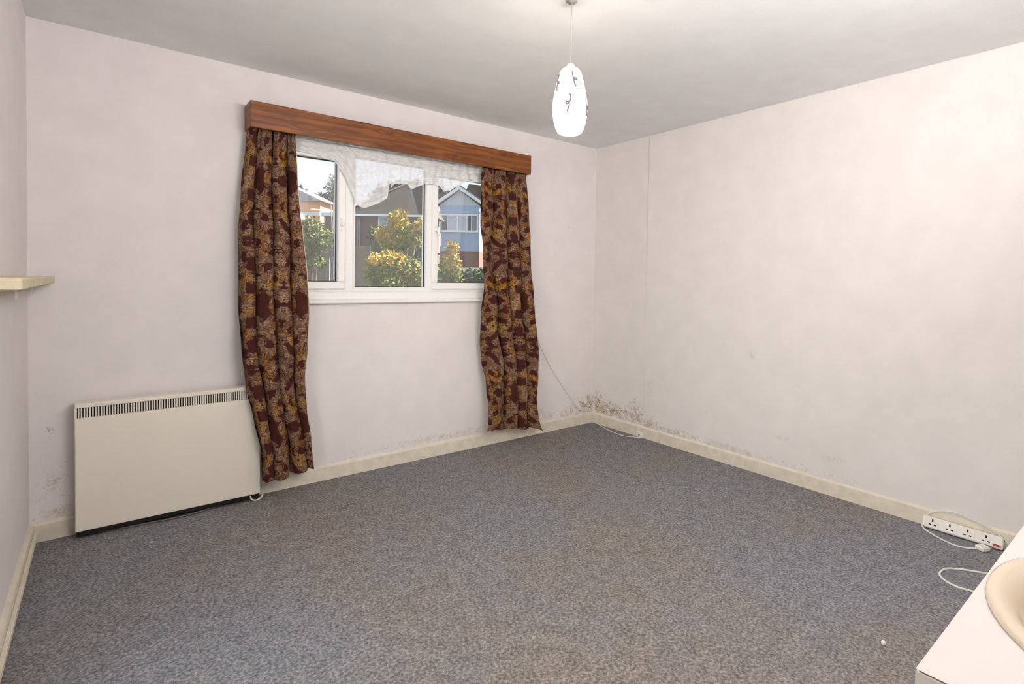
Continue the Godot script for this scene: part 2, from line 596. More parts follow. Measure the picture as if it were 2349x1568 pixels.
func build_window() -> void:
	var w := thing("window_1", "white plastic triple window between the two floral curtains", "window", Vector3(0, 0, 0), "", "structure")
	var st := mb()
	bars(st, -2.64, -0.96, 1.105, 2.07, 0.05, -0.085, -0.004)
	cbox(st, Vector3(-2.59, 1.155, -0.085), Vector3(-1.01, 1.18, -0.008), 0.003)
	commit(st, "outer_frame", M.upvc, w)
	for x in [[-2.156, -2.100], [-1.598, -1.556]]:
		st = mb()
		cbox(st, Vector3(x[0], 1.155, -0.085), Vector3(x[1], 2.02, -0.006), 0.004)
		commit(st, "mullion", M.upvc, w)
	# fixed middle light
	st = mb()
	bars(st, -2.100, -1.584, 1.168, 2.02, 0.016, -0.07, -0.014, 0.004)
	commit(st, "glazing_bead", M.upvc, w)
	glazing(w, -2.084, -1.600, 1.184, 2.004, -0.045)
	# opening casements left and right
	for k in [[-2.590, -2.152, -2.196, 1.0], [-1.566, -1.01, -1.055, -1.0]]:
		var s := Node3D.new()
		s.name = "casement"
		w.add_child(s, true)
		st = mb()
		bars(st, k[0], k[1], 1.172, 2.005, 0.046, -0.072, 0.010, 0.006)
		commit(st, "sash_frame", M.upvc, s)
		glazing(s, k[0] + 0.046, k[1] - 0.046, 1.218, 1.959, -0.030)
		st = mb(false)
		if k[3] > 0.0:   # round espagnolette handle on the left casement
			lathe(st, [[0.0, 0.014], [0.008, 0.013], [0.013, 0.008], [0.014, 0.0]], 14, Vector3.ZERO)
			var kn := commit(st, "handle", M.upvc, s)
			kn.transform = Transform3D(Basis(Vector3.RIGHT, PI / 2), Vector3(-2.174, 1.57, 0.010))
			st = mb()
			cbox(st, Vector3(-2.181, 1.53, 0.010), Vector3(-2.167, 1.61, 0.015), 0.002)
			commit(st, "handle_plate", M.upvc, s)
		else:
			st = mb()
			cbox(st, Vector3(-1.552, 1.535, 0.010), Vector3(-1.532, 1.61, 0.018), 0.003)
			commit(st, "handle_plate", M.upvc, s)
			st = mb(false)
			tube(st, smooth_path([Vector3(-1.542, 1.575, 0.012), Vector3(-1.541, 1.575, 0.035), Vector3(-1.534, 1.565, 0.045), Vector3(-1.522, 1.53, 0.046), Vector3(-1.518, 1.47, 0.044)], 20), 0.0075, 10, 0.006)
			commit(st, "handle", M.upvc, s)
	st = mb()
	cbox(st, Vector3(-2.68, 1.083, -0.03), Vector3(-0.93, 1.107, 0.022), 0.006)
	commit(st, "window_sill", M.upvc, w)

# ------------------------------------------------------------------ pelmet
func build_pelmet() -> void:
	var p := thing("pelmet", "brown varnished wooden pelmet box above the window", "pelmet", Vector3(-2.70, 2.045, FZ))
	var L := 1.885
	var uvf := func(v: Vector3) -> Vector2: return Vector2(v.x / 1.9, 0.05 + v.y / 0.16)
	var st := mb()
	cbox(st, Vector3(0, 0, 0.134), Vector3(L, 0.140, 0.150), 0.002, uvf)
	commit(st, "front_board", M.wood, p)
	for x in [0.0, L - 0.015]:
		st = mb()
		cbox(st, Vector3(x, 0, 0.0), Vector3(x + 0.015, 0.139, 0.134), 0.001, func(v: Vector3) -> Vector2: return Vector2(v.z / 1.9 + x, 0.05 + v.y / 0.16))
		commit(st, "end_board", M.wood, p)
	st = mb()
	cbox(st, Vector3(0.015, 0.124, 0.0), Vector3(L - 0.015, 0.139, 0.134), 0.001, func(v: Vector3) -> Vector2: return Vector2(v.x / 1.9, v.z / 0.16))
	commit(st, "top_board", M.wood, p)
	st = mb()
	cbox(st, Vector3(0.03, 0.085, 0.055), Vector3(L - 0.03, 0.10, 0.075), 0.002)
	commit(st, "curtain_track", M.upvc, p)

# ------------------------------------------------------------------ curtains
func dot(img: Image, x: float, y: float, c: Color, mixv := 1.0) -> void:
	var w := img.get_width()
	var h := img.get_height()
	var qx := posmod(int(x), w)
	var qy := posmod(int(y), h)
	img.set_pixel(qx, qy, img.get_pixel(qx, qy).lerp(c, mixv))

func paint_flower(img: Image, cx: float, cy: float, R: float, petals: int, outer: Color, inner: Color, heart: Color, rot: float) -> void:
	var line := rgb(70, 34, 26)
	for y in range(int(cy - R) - 1, int(cy + R) + 2):
		for x in range(int(cx - R) - 1, int(cx + R) + 2):
			var d := Vector2(x - cx, y - cy)
			var r := d.length() / R
			var a := d.angle() + rot
			var lobe := absf(cos(a * petals / 2.0))
			var edge := 0.62 + 0.38 * sqrt(lobe)
			if r > edge:
				continue
			var c := outer.lerp(inner, clampf(1.2 - r * 1.5, 0, 1))
			if lobe < 0.22 and r > 0.25:
				c = line
			elif absf(fposmod(a * petals / TAU * 3.0, 1.0) - 0.5) < 0.12 and r > 0.4:
				c = c.lerp(line, 0.45)
			if edge - r < 0.07:
				c = c.lightened(0.18)
			if r < 0.26:
				c = heart if r > 0.14 else line
			dot(img, x, y, c)

func paint_leaf(img: Image, x0: float, y0: float, len: float, wid: float, ang: float, c1: Color, c2: Color) -> void:
	var dx := cos(ang)
	var dy := sin(ang)
	for i in int(len * 1.5):
		var t := i / (len * 1.5)
		var half := wid * sin(PI * pow(t, 0.8)) * (1.0 + 0.16 * sin(t * 34.0))
		var bend := sin(t * PI) * len * 0.14
		for j in range(-int(half), int(half) + 1):
			var c := c1 if j > 0 else c2
			if absi(j) <= 1:
				c = rgb(74, 40, 28)
			elif (i + absi(j) * 2) % 14 < 3:
				c = c.darkened(0.3)
			dot(img, x0 + dx * len * t - dy * (j + bend), y0 + dy * len * t + dx * (j + bend), c)

func paint_scroll(img: Image, x0: float, y0: float, r: float, turn: float, c: Color, wid: float) -> void:
	var n := int(r * 16)
	for i in n:
		var t := float(i) / n
		var rad := r * (1.0 - t * 0.85)
		var a := turn + t * 8.5
		for k in int(wid * 3):
			var off := (k / 3.0 - wid / 2.0) * (1.1 - t)
			dot(img, x0 + cos(a) * (rad + off), y0 + sin(a) * (rad + off), c)

func curtain_material() -> StandardMaterial3D:
	var w := 768
	var h := 1024
	var ground := rgb(66, 26, 23)
	var brown := rgb(104, 72, 54)
	var tan_ := rgb(152, 121, 100)
	var beige := rgb(180, 152, 127)
	var gold := rgb(172, 132, 54)
	var olive := rgb(120, 96, 54)
	var rust := rgb(128, 72, 48)
	var rose := rgb(138, 90, 76)
	var img := Image.create(w, h, false, Image.FORMAT_RGB8)
	var weave := noise(0.05, 80, 4)
	for y in h:
		for x in w:
			img.set_pixel(x, y, brown.lerp(tan_, clampf(0.45 + weave.get_noise_2d(x, y) * 1.6, 0.0, 1.0)))
	var r := RandomNumberGenerator.new()
	r.seed = 77
	# woven scrolls and leaves all over
	for i in 900:
		paint_leaf(img, r.randf() * w, r.randf() * h, r.randf_range(26, 62), r.randf_range(5, 11), r.randf() * TAU, [tan_, olive, rust, beige, rose, brown][i % 6], [rose, tan_.darkened(0.15), olive, tan_, beige, tan_][i % 6])
	for i in 260:
		paint_scroll(img, r.randf() * w, r.randf() * h, r.randf_range(8, 26), r.randf() * TAU, [beige, tan_, gold.darkened(0.1), ground][i % 4], 5)
	for k in [[130, 120, 58, 7, tan_, rose, olive], [300, 330, 64, 8, gold, olive, rust], [90, 560, 60, 7, beige, tan_, gold], [290, 800, 60, 6, gold, tan_, olive], [60, 880, 42, 6, rose, tan_, gold], [330, 560, 44, 6, tan_, rust, olive], [40, 330, 42, 6, gold, olive, beige]]:
		paint_flower(img, k[0], k[1], k[2], k[3], k[4], k[5], k[6], r.randf() * TAU)
	for i in 90:
		paint_flower(img, r.randf() * w, r.randf() * h, r.randf_range(8, 18), 5, [beige, tan_, gold, rose][i % 4], tan_, rust, r.randf() * TAU)
	# the dark red ground shows in ragged patches, and gold thread gathers in bouquets
	var gaps := noise(0.0068, 78, 4)
	var glow := noise(0.0042, 79, 2)
	var half := w / 2
	for y in h:
		for x in half:
			var fy := minf(y, h - 1 - y)
			var g := gaps.get_noise_2d(x, fy)
			var c := img.get_pixel(x, y)
			var q := glow.get_noise_2d(x, fy + 400)
			if q > 0.12:
				c = c.lerp(Color(c.r * 1.05, c.g * 0.96, c.b * 0.66), clampf((q - 0.12) * 5.0, 0.0, 0.7))
			if g > 0.07:
				c = c.lerp(ground, clampf((g - 0.07) * 8.0, 0.0, 0.9))
			var v := 0.80 + 0.15 * r.randf() + (0.05 if (x + y) % 4 < 2 else -0.03)
			c = Color(minf(c.r * v, 1), minf(c.g * v, 1), minf(c.b * v, 1))
			img.set_pixel(x, y, c)
			img.set_pixel(w - 1 - x, y, c)
	var m := mat(Color.WHITE, 0.85, 0.3)
	m.albedo_texture = ImageTexture.create_from_image(img)
	m.cull_mode = BaseMaterial3D.CULL_DISABLED
	return m

func build_curtains() -> void:
	M.curtain = curtain_material()
	var LL := [[2.06, -2.700], [1.958, -2.708], [1.721, -2.730], [1.509, -2.742], [1.087, -2.741], [0.85, -2.735], [0.658, -2.716], [0.461, -2.677], [0.26, -2.640], [0.10, -2.633]]
	var LR := [[2.06, -2.463], [1.832, -2.457], [1.659, -2.444], [1.434, -2.427], [1.232, -2.409], [1.028, -2.399], [0.824, -2.400], [0.671, -2.409], [0.464, -2.398], [0.306, -2.378], [0.10, -2.363]]
	var RL := [[2.062, -1.215], [1.874, -1.223], [1.623, -1.234], [1.373, -1.227], [1.058, -1.214], [0.836, -1.204], [0.644, -1.182], [0.482, -1.161], [0.352, -1.152], [0.143, -1.175]]
	var RR := [[2.06, -0.826], [1.823, -0.799], [1.522, -0.785], [1.253, -0.767], [0.982, -0.749], [0.707, -0.723], [0.363, -0.712], [0.189, -0.700], [0.08, -0.675]]
	curtain("maroon floral curtain with gold sprays, hanging beside the heater", LL, RL.duplicate() if false else LR, [[0.0, 0.0], [0.2, 1.0], [0.53, 2.0], [0.83, 3.0], [1.0, 3.6]], 0.118, 0.124, 0.55, true, 5)
	curtain("maroon floral curtain with gold sprays, hanging nearer the mouldy corner", RL, RR, [[0.0, 0.2], [0.3, 1.0], [0.56, 2.0], [0.78, 3.0], [1.0, 3.7]], 0.150, 0.095, 0.62, false, 6)

func curtain(label: String, left: Array, right: Array, folds: Array, b0: float, b1: float, cloth: float, over_heater: bool, sd: int) -> void:
	var t := thing("curtain", label, "curtain", Vector3((left[0][1] + right[0][1]) / 2.0, 0, 0.05), "floral curtains at the window")
	var o := t.position
	var nz := noise(1.7, sd, 2)
	var f := func(u: float, v: float, back: float) -> Vector3:
		var bottom := lerpf(b0, b1, u) + 0.006 * sin(u * 17.0 + sd)
		var y := lerpf(2.125, bottom, v)
		var yy := minf(y, 2.06)
		var uu := clampf(u, 0.0, 1.0)
		var s := along(folds, uu) + nz.get_noise_2d(v * 1.3, uu * 0.6) * 0.35 * smoothstep(0.0, 0.4, v)
		var ridge := absf(sin(PI * s))
		var amp := lerpf(0.040, 0.095, smoothstep(0.03, 0.5, v))
		var z := 0.050
		if over_heater:
			z = lerpf(0.050, 0.102, smoothstep(0.95, 0.62, y) * smoothstep(0.75, 0.35, uu))
			amp *= lerpf(1.0, 0.8, smoothstep(0.95, 0.62, y))
		z += amp * ridge + nz.get_noise_2d(uu * 3.0 + 9.0, v * 4.0) * 0.012
		z += 0.005 * sin(TAU * 13.0 * uu) * (1.0 - smoothstep(0.0, 0.22, v))
		if not over_heater and v > 0.93:   # the outer corner of the hem turns up and out
			var k := (v - 0.93) / 0.07
			z += 0.045 * k * smoothstep(0.72, 1.0, uu)
			y -= 0.02 * k * smoothstep(0.85, 1.0, uu)
		var x := lerpf(pick(left, yy), pick(right, yy), u) - amp * 0.2 * sin(TAU * s) * smoothstep(0.0, 0.12, uu) * smoothstep(1.0, 0.88, uu)
		return Vector3(x, y, z - back) - o
	var st := mb(false)
	sheet(st, 110, 120, func(u: float, v: float) -> Vector3: return f.call(u, v, 0.0), func(u: float, v: float) -> Vector2: return Vector2(u * cloth / 0.52 + sd * 0.37, v * 2.0 / 0.69), Vector3.BACK)
	commit(st, "cloth", M.curtain, t)
	st = mb(false)
	sheet(st, 60, 60, func(u: float, v: float) -> Vector3: return f.call(0.07 + u * (0.945 if over_heater else 0.86), 0.004 + v * 0.985, 0.007), func(u: float, v: float) -> Vector2: return Vector2(u, v), Vector3.FORWARD)
	commit(st, "lining", M.lining, t)
	if not over_heater:
		st = mb(false)
		tube(st, smooth_path([Vector3(-0.66, 0.24, 0.06) - o, Vector3(-0.62, 0.11, 0.03) - o, Vector3(-0.60, 0.06, 0.028) - o, Vector3(-0.588, 0.02, 0.026) - o, Vector3(-0.570, 0.012, 0.026) - o, Vector3(-0.560, 0.03, 0.026) - o, Vector3(-0.575, 0.07, 0.026) - o, Vector3(-0.60, 0.12, 0.028) - o], 30), 0.0018, 6)
		commit(st, "cord", M.cable, t)

func build_net() -> void:
	var bottom := [[-2.66, 1.985], [-2.447, 1.977], [-2.347, 1.972], [-2.221, 1.944], [-2.141, 1.827], [-2.095, 1.703], [-2.045, 1.681], [-1.961, 1.717], [-1.895, 1.760], [-1.870, 1.827], [-1.876, 1.894], [-1.846, 1.859], [-1.771, 1.868], [-1.725, 1.839], [-1.624, 1.889], [-1.536, 1.888], [-1.482, 1.850], [-1.38, 1.899], [-1.31, 1.944], [-1.2, 1.946], [-0.95, 1.94]]
	bottom.sort_custom(func(a: Array, b: Array) -> bool: return a[0] < b[0])
	var t := thing("net_curtain", "white lace net valance swagged across the top of the window", "net curtain", Vector3(-1.8, 2.05, 0.028))
	var o := t.position
	var m := mat(Color(0.95, 0.95, 0.95, 0.9), 0.9, 0.2)
	m.cull_mode = BaseMaterial3D.CULL_DISABLED
	m.transparency = BaseMaterial3D.TRANSPARENCY_ALPHA
	m.backlight_enabled = true
	m.backlight = Color(0.5, 0.5, 0.5)
	# lace: rows of tiny sprigs woven denser than the mesh between them
	var w := 512
	var img := Image.create(w, 256, false, Image.FORMAT_RGBA8)
	var n1 := noise(0.02, 61, 3)
	for y in 256:
		for x in w:
			var sprig := sin(x * 0.16 + sin(y * 0.11) * 2.0) * sin(y * 0.2 + sin(x * 0.07) * 2.0)
			var a := 0.74 + 0.2 * clampf(sprig * 2.0, 0.0, 1.0) + n1.get_noise_2d(x, y) * 0.16
			if y > 238:
				a = 0.97
			img.set_pixel(x, y, Color(1, 1, 1, clampf(a, 0.3, 1.0)))
	m.albedo_texture = ImageTexture.create_from_image(img)
	m.texture_repeat = false
	M.net = m
	var f := func(u: float, v: float) -> Vector3:
		var x := lerpf(-2.50, -1.17, u)
		var yb := along(bottom, x)
		var drop := 2.07 - yb
		var y := 2.07 - drop * v
		var z := 0.026 + 0.007 * sin(x * 95.0 + sin(v * 3.0 + x * 9.0) * 1.6) * (0.4 + 0.6 * v) + 0.004 * sin(x * 31.0)
		return Vector3(x, y, z) - o
	var st := mb(false)
	sheet(st, 260, 24, f, func(u: float, v: float) -> Vector2: return Vector2(u * 0.998, v * 0.995), Vector3.BACK)
	commit(st, "lace", m, t)
	st = mb(false)
	tube(st, [Vector3(-2.60, 2.062, 0.026) - o, Vector3(-1.0, 2.062, 0.026) - o], 0.004, 8)
	commit(st, "wire", M.upvc, t)

# ------------------------------------------------------------------ pendant lamp
func build_pendant() -> void:
	var p := thing("pendant_lamp", "lit white glass pendant lamp with grey curl motifs, hanging from the ceiling", "lamp", Vector3(-1.818, H, 1.715))
	var st := mb(false)
	lathe(st, [[0.0, 0.0], [0.022, 0.0], [0.023, -0.004], [0.016, -0.009], [0.006, -0.014], [0.0, -0.014]], 32, Vector3.ZERO)
	commit(st, "ceiling_rose", M.brass, p)
	st = mb(false)
	tube(st, [Vector3(0, -0.012, 0), Vector3(0, -0.15, 0), Vector3(0, -0.262, 0)], 0.0024, 8)
	commit(st, "cord", M.flex, p)
	st = mb(false)
	lathe(st, [[0.0, -0.258], [0.012, -0.258], [0.017, -0.266], [0.017, -0.288], [0.0, -0.288]], 24, Vector3.ZERO)
	commit(st, "lamp_holder", M.cable, p)
	var prof := [[0.018, -0.272], [0.034, -0.280], [0.044, -0.292], [0.050, -0.312], [0.057, -0.340], [0.064, -0.372], [0.070, -0.405], [0.073, -0.438], [0.072, -0.466], [0.067, -0.495], [0.059, -0.522], [0.050, -0.540], [0.046, -0.5425]]
	var full: Array = prof.duplicate()
	for i in range(prof.size() - 1, -1, -1):
		full.append([prof[i][0] - 0.0035, prof[i][1] + 0.0005])
	st = mb(false)
	lathe(st, full, 40, Vector3.ZERO)
	var gm := mat(rgb(250, 246, 238), 0.3)
	gm.emission_enabled = true
	gm.emission = Color(1.0, 0.965, 0.90)
	gm.emission_energy_multiplier = 0.75
	commit(st, "lamp_shade", gm, p)
	# curl motifs on the glass
	var dark := mat(rgb(96, 88, 92), 0.6)
	var facing := atan2(CAM.z - p.position.z, CAM.x - p.position.x)
	for k in [[0.30, -0.335, 1.0], [-0.10, -0.437, -1.0], [-1.0, -0.345, 1.0], [1.25, -0.44, 1.0], [2.2, -0.35, -1.0], [-2.2, -0.44, 1.0], [3.1, -0.36, 1.0]]:
		st = mb(false)
		var pts: Array = []
		for i in 25:
			var s := i / 24.0
			var a: float = 0.13 * k[2] * (sin(s * TAU * 1.5) * (0.5 + 0.5 * sin(PI * s)) + 0.5 - s)
			var y: float = k[1] + 0.024 - 0.048 * s + 0.012 * sin(s * TAU * 1.5 + 1.2)
			var rad := 0.0
			for j in prof.size() - 1:
				if y <= prof[j][1] and y >= prof[j + 1][1]:
					rad = lerpf(prof[j][0], prof[j + 1][0], (prof[j][1] - y) / (prof[j][1] - prof[j + 1][1]))
			var ang: float = facing - k[0] + a
			pts.append(Vector3(cos(ang) * (rad + 0.0006), y, sin(ang) * (rad + 0.0006)))
		tube(st, pts, 0.0026, 8)
		commit(st, "motif", dark, p)
	st = mb(false)
	var bulb: Array = []
	for i in 13:
		var a := PI * i / 12.0
		bulb.append([0.028 * sin(a), -0.43 + 0.030 * cos(a)])
	lathe(st, bulb, 20, Vector3.ZERO)
	var bmat := mat(rgb(255, 250, 240), 0.4)
	bmat.emission_enabled = true
	bmat.emission = Color(1.0, 0.93, 0.8)
	bmat.emission_energy_multiplier = 2.0
	commit(st, "bulb", bmat, p)
	var l := OmniLight3D.new()
	l.name = "pendant_light"
	l.position = Vector3(0, -0.43, 0)
	l.light_color = Color(1.0, 0.95, 0.88)
	l.light_energy = 0.06
	l.light_size = 0.03
	l.omni_range = 12.0
	l.omni_attenuation = 2.0
	l.shadow_enabled = true
	p.add_child(l)

# ------------------------------------------------------------------ unseen strip light added behind the camera as room fill
func build_fill_strip() -> void:
	var L := 1.2
	var p := thing("fill_strip", "unseen fill light added as a white strip on the wall above the basin unit", "strip light", Vector3(-2.0, 1.98, BZ))
	var st := mb()
	cbox(st, Vector3(-L / 2 - 0.03, -0.05, -0.035), Vector3(L / 2 + 0.03, 0.05, 0.0), 0.004)
	commit(st, "lamp_body", M.upvc, p)
	var dm := mat(rgb(250, 248, 244), 0.4)
	dm.emission_enabled = true
	dm.emission = Color(1.0, 0.985, 0.985)
	dm.emission_energy_multiplier = 2.0
	st = mb()
	prism(st, PackedVector2Array([Vector2(0.035, -0.045), Vector2(0.085, -0.045), Vector2(0.035, 0.045)]), -L / 2, L / 2)
	var diff := commit(st, "lamp_diffuser", dm, p)
	diff.rotation.y = PI / 2
	var a := AreaLight3D.new()
	a.name = "fill_strip_glow"
	a.area_size = Vector2(L, 0.09)
	a.position = Vector3(0, 0.006, -0.066)
	a.light_color = Color(1.0, 0.985, 0.985)
	a.rotation.x = 0.75
	a.light_energy = 6.0
	a.area_range = 12.0
	a.area_attenuation = 2.0
	a.shadow_enabled = true
	p.add_child(a)

# ------------------------------------------------------------------ heater
func build_heater() -> void:
	var x0 := -3.409
	var x1 := -2.637
	var z1 := 0.085
	var h := thing("panel_heater", "cream metal wall panel heater with a slotted grille along its top", "heater", Vector3(-3.02, 0.037, 0.035))
	var o := h.position
	var st := mb()
	var zb := 0.014
	var zi := 0.068
	cbox(st, Vector3(x0, 0.037, zb) - o, Vector3(x1, 0.570, z1) - o, 0.003)
	cbox(st, Vector3(x0, 0.570, zb) - o, Vector3(x1, 0.637, zi) - o, 0.0)
	cbox(st, Vector3(x0, 0.618, zi) - o, Vector3(x1, 0.637, z1) - o, 0.003)
	cbox(st, Vector3(x0, 0.570, zi) - o, Vector3(x0 + 0.008, 0.618, z1) - o, 0.0)
	cbox(st, Vector3(x1 - 0.008, 0.570, zi) - o, Vector3(x1, 0.618, z1) - o, 0.0)
	commit(st, "casing", M.heater, h)
	st = mb()
	cbox(st, Vector3(x0 + 0.008, 0.5705, zi) - o, Vector3(x1 - 0.008, 0.6175, zi + 0.002) - o)
	var back := commit(st, "grille_backing", M.black, h)
	st = mb()
	cbox(st, Vector3(-0.0028, -0.0236, -0.004), Vector3(0.0028, 0.0236, 0.004), 0.001)
	st.generate_normals()
	var slat := st.commit()
	var n := 74
	for i in n:
		var x := lerpf(x0 + 0.014, x1 - 0.014, float(i) / (n - 1))
		copy_mesh(slat, M.heater, "slat", h, Transform3D(Basis(), Vector3(x, 0.594, z1 - 0.006) - o))
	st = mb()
	cbox(st, Vector3(x0 + 0.004, 0.016, zb + 0.002) - o, Vector3(x1 - 0.004, 0.037, z1 - 0.006) - o)  # black plate added to stand for the shade under the heater
	commit(st, "under_shade", M.black, h)
	for x in [x0 + 0.12, x1 - 0.12]:
		st = mb()
		cbox(st, Vector3(x - 0.02, 0.15, FZ) - o, Vector3(x + 0.02, 0.55, zb) - o)
		commit(st, "wall_bracket", M.black, h)
	# its lead, lying under it and looping out by the curtain
	st = mb(false)
	tube(st, smooth_path([Vector3(-3.32, 0.005, 0.05), Vector3(-3.15, 0.005, 0.075), Vector3(-2.98, 0.005, 0.085), Vector3(-2.86, 0.006, 0.06), Vector3(-2.78, 0.007, 0.03), Vector3(-2.74, 0.006, 0.012)], 40), 0.004, 8)
	tag(commit(st, "heater_lead", M.grey_cable, self), "thin grey lead lying on the carpet under the heater", "cable")
	st = mb(false)
	var loop: Array = []
	for i in 21:
		var a := PI * 0.98 + PI * 1.04 * i / 20.0
		loop.append(Vector3(-2.657 + cos(a) * 0.030, 0.034 + sin(a) * 0.030, 0.094 + 0.006 * sin(a)))
	tube(st, loop, 0.0045, 8)
	tag(commit(st, "cable_loop", M.cable, self), "small white loop of cable hanging under the heater by the curtain", "cable")

# ------------------------------------------------------------------ shelf on the left wall
func build_shelf() -> void:
	var s := thing("wall_shelf", "narrow cream wooden shelf on the left wall near the corner", "shelf", Vector3(LX, 1.205, 0.6))
	var o := s.position
	var st := mb()
	cbox(st, Vector3(LX, 1.200, 0.03) - o, Vector3(-3.476, 1.232, 1.30) - o, 0.003)
	commit(st, "board", M.shelf, s)
	st = mb()
	cbox(st, Vector3(LX, 1.172, 0.05) - o, Vector3(LX + 0.018, 1.200, 1.28) - o, 0.002)
	commit(st, "batten", M.shelf, s)
	for z in [0.09, 0.62, 1.15]:
		st = mb()
		cbox(st, Vector3(LX + 0.018, 1.195, z) - o, Vector3(-3.50, 1.200, z + 0.022) - o, 0.001)
		cbox(st, Vector3(LX + 0.018, 1.150, z) - o, Vector3(LX + 0.024, 1.200, z + 0.022) - o, 0.001)
		commit(st, "bracket", M.upvc, s)

# ------------------------------------------------------------------ basin unit
func build_basin_unit() -> void:
	var x0 := -2.562
	var x1 := -0.95
	var zf := 3.203
	var y := 0.80
	var BK := BZ - 0.012
	var v := thing("basin_unit", "white topped vanity unit at the bottom right edge", "vanity unit", Vector3(-1.75, 0, 3.46))
	var o := v.position
	var bc := Vector2(-2.24, 3.437)
	var bx := 0.25
	var bz := 0.229
	# worktop with the oval hole for the basin
	var st := mb(false)
	var n := 72
	var cen := Vector3(bc.x, y, bc.y)
	var rect := func(a: float) -> Vector3:
		var d := Vector2(cos(a), sin(a))
		var k := 99.0
		if d.x > 0.0001:
			k = minf(k, (x1 - bc.x) / d.x)
		elif d.x < -0.0001:
			k = minf(k, (x0 - bc.x) / d.x)
		if d.y > 0.0001:
			k = minf(k, (BK - bc.y) / d.y)
		elif d.y < -0.0001:
			k = minf(k, (zf - bc.y) / d.y)
		return Vector3(bc.x + d.x * k, y, bc.y + d.y * k)
	var angles: Array = []
	for i in n:
		angles.append(TAU * i / n)
	for c in [Vector2(x0, zf), Vector2(x1, zf), Vector2(x0, BK), Vector2(x1, BK)]:
		angles.append(fposmod((c - bc).angle(), TAU))
	angles.sort()
	st = mb()
	for i in angles.size():
		var a0: float = angles[i]
		var a1: float = angles[(i + 1) % angles.size()]
		var in0 := Vector3(bc.x + cos(a0) * bx * 0.9, y, bc.y + sin(a0) * bz * 0.9)
		var in1 := Vector3(bc.x + cos(a1) * bx * 0.9, y, bc.y + sin(a1) * bz * 0.9)
		quad(st, in0 - o, in1 - o, rect.call(a1) - o, rect.call(a0) - o, Vector3.UP)
	var th := 0.032
	cbox(st, Vector3(x0, y - th, zf) - o, Vector3(x1, y - 0.0005, zf + 0.004) - o)
	cbox(st, Vector3(x1 - 0.004, y - th, zf) - o, Vector3(x1, y - 0.0005, BK) - o)
	commit(st, "worktop", M.worktop, v)
	st = mb()
	cbox(st, Vector3(x0 - 0.001, y - th, zf) - o, Vector3(x0 + 0.004, y - 0.002, BK) - o, 0.0008)
	commit(st, "edge_strip", M.worktop_edge, v)
	st = mb()
	var zb := BZ - 0.012
	cbox(st, Vector3(x0 + 0.02, 0.08, zf + 0.03) - o, Vector3(x0 + 0.036, y - th, zb) - o)
	cbox(st, Vector3(x1 - 0.036, 0.08, zf + 0.03) - o, Vector3(x1 - 0.02, y - th, zb) - o)
	cbox(st, Vector3(x0 + 0.036, 0.08, zf + 0.03) - o, Vector3(x1 - 0.036, 0.096, zb) - o)
	cbox(st, Vector3(x0 + 0.036, 0.096, zb - 0.006) - o, Vector3(x1 - 0.036, y - th, zb) - o)
	cbox(st, Vector3(x0 + 0.05, 0.0, zf + 0.08) - o, Vector3(x1 - 0.05, 0.08, zf + 0.096) - o)
	commit(st, "carcass", M.cabinet, v)
	for k in 3:
		var w := (x1 - x0 - 0.06) / 3.0
		st = mb()
		cbox(st, Vector3(x0 + 0.03 + w * k + 0.002, 0.10, zf + 0.012) - o, Vector3(x0 + 0.03 + w * (k + 1) - 0.002, y - th - 0.01, zf + 0.03) - o, 0.003)
		var d := commit(st, "door", M.cabinet, v)
		st = mb(false)
		var kx := x0 + 0.03 + w * k + (w - 0.05 if k != 1 else 0.05)
		tube(st, [Vector3(kx, y - 0.14, zf + 0.012) - o, Vector3(kx, y - 0.14, zf - 0.008) - o], 0.008, 12)
		commit(st, "knob", M.chrome, d)
	# the basin set into it
	var b := thing("wash_basin", "beige oval wash basin set in the white worktop", "wash basin", Vector3(bc.x, y, bc.y))
	st = mb(false)
	var prof := [[0.995, 0.0], [1.0, 0.003], [0.995, 0.008], [0.97, 0.011], [0.92, 0.009], [0.87, 0.001], [0.83, -0.015], [0.78, -0.045], [0.68, -0.085], [0.52, -0.112], [0.32, -0.125], [0.08, -0.128]]
	for i in prof.size() - 1:
		for k in 64:
			var a0 := TAU * k / 64.0
			var a1 := TAU * (k + 1) / 64.0
			var e := func(r: float, yy: float, a: float) -> Vector3: return Vector3(cos(a) * bx * r, yy, sin(a) * bz * r)
			quad(st, e.call(prof[i][0], prof[i][1], a0), e.call(prof[i][0], prof[i][1], a1), e.call(prof[i + 1][0], prof[i + 1][1], a1), e.call(prof[i + 1][0], prof[i + 1][1], a0), Vector3(cos(a0), 0, sin(a0)) * (1.0 if i < 2 else 0.0) + Vector3.UP * (1.0 if i >= 2 else 0.05))
	commit(st, "bowl", M.basin, b)
	st = mb(false)
	lathe(st, [[0.0, -0.122], [0.018, -0.122], [0.024, -0.127], [0.024, -0.132], [0.0, -0.132]], 20, Vector3.ZERO)
	commit(st, "waste", M.chrome, b)
	for x in [-0.1, 0.1]:
		st = mb(false)
		lathe(st, [[0.0, 0.085], [0.020, 0.082], [0.022, 0.070], [0.012, 0.060], [0.014, 0.008], [0.022, 0.0], [0.0, 0.0]], 18, Vector3(x, 0.0, 0.235))
		tube(st, smooth_path([Vector3(x, 0.05, 0.235), Vector3(x, 0.055, 0.20), Vector3(x, 0.045, 0.15)], 10), 0.009, 10)
		commit(st, "tap", M.chrome, b)

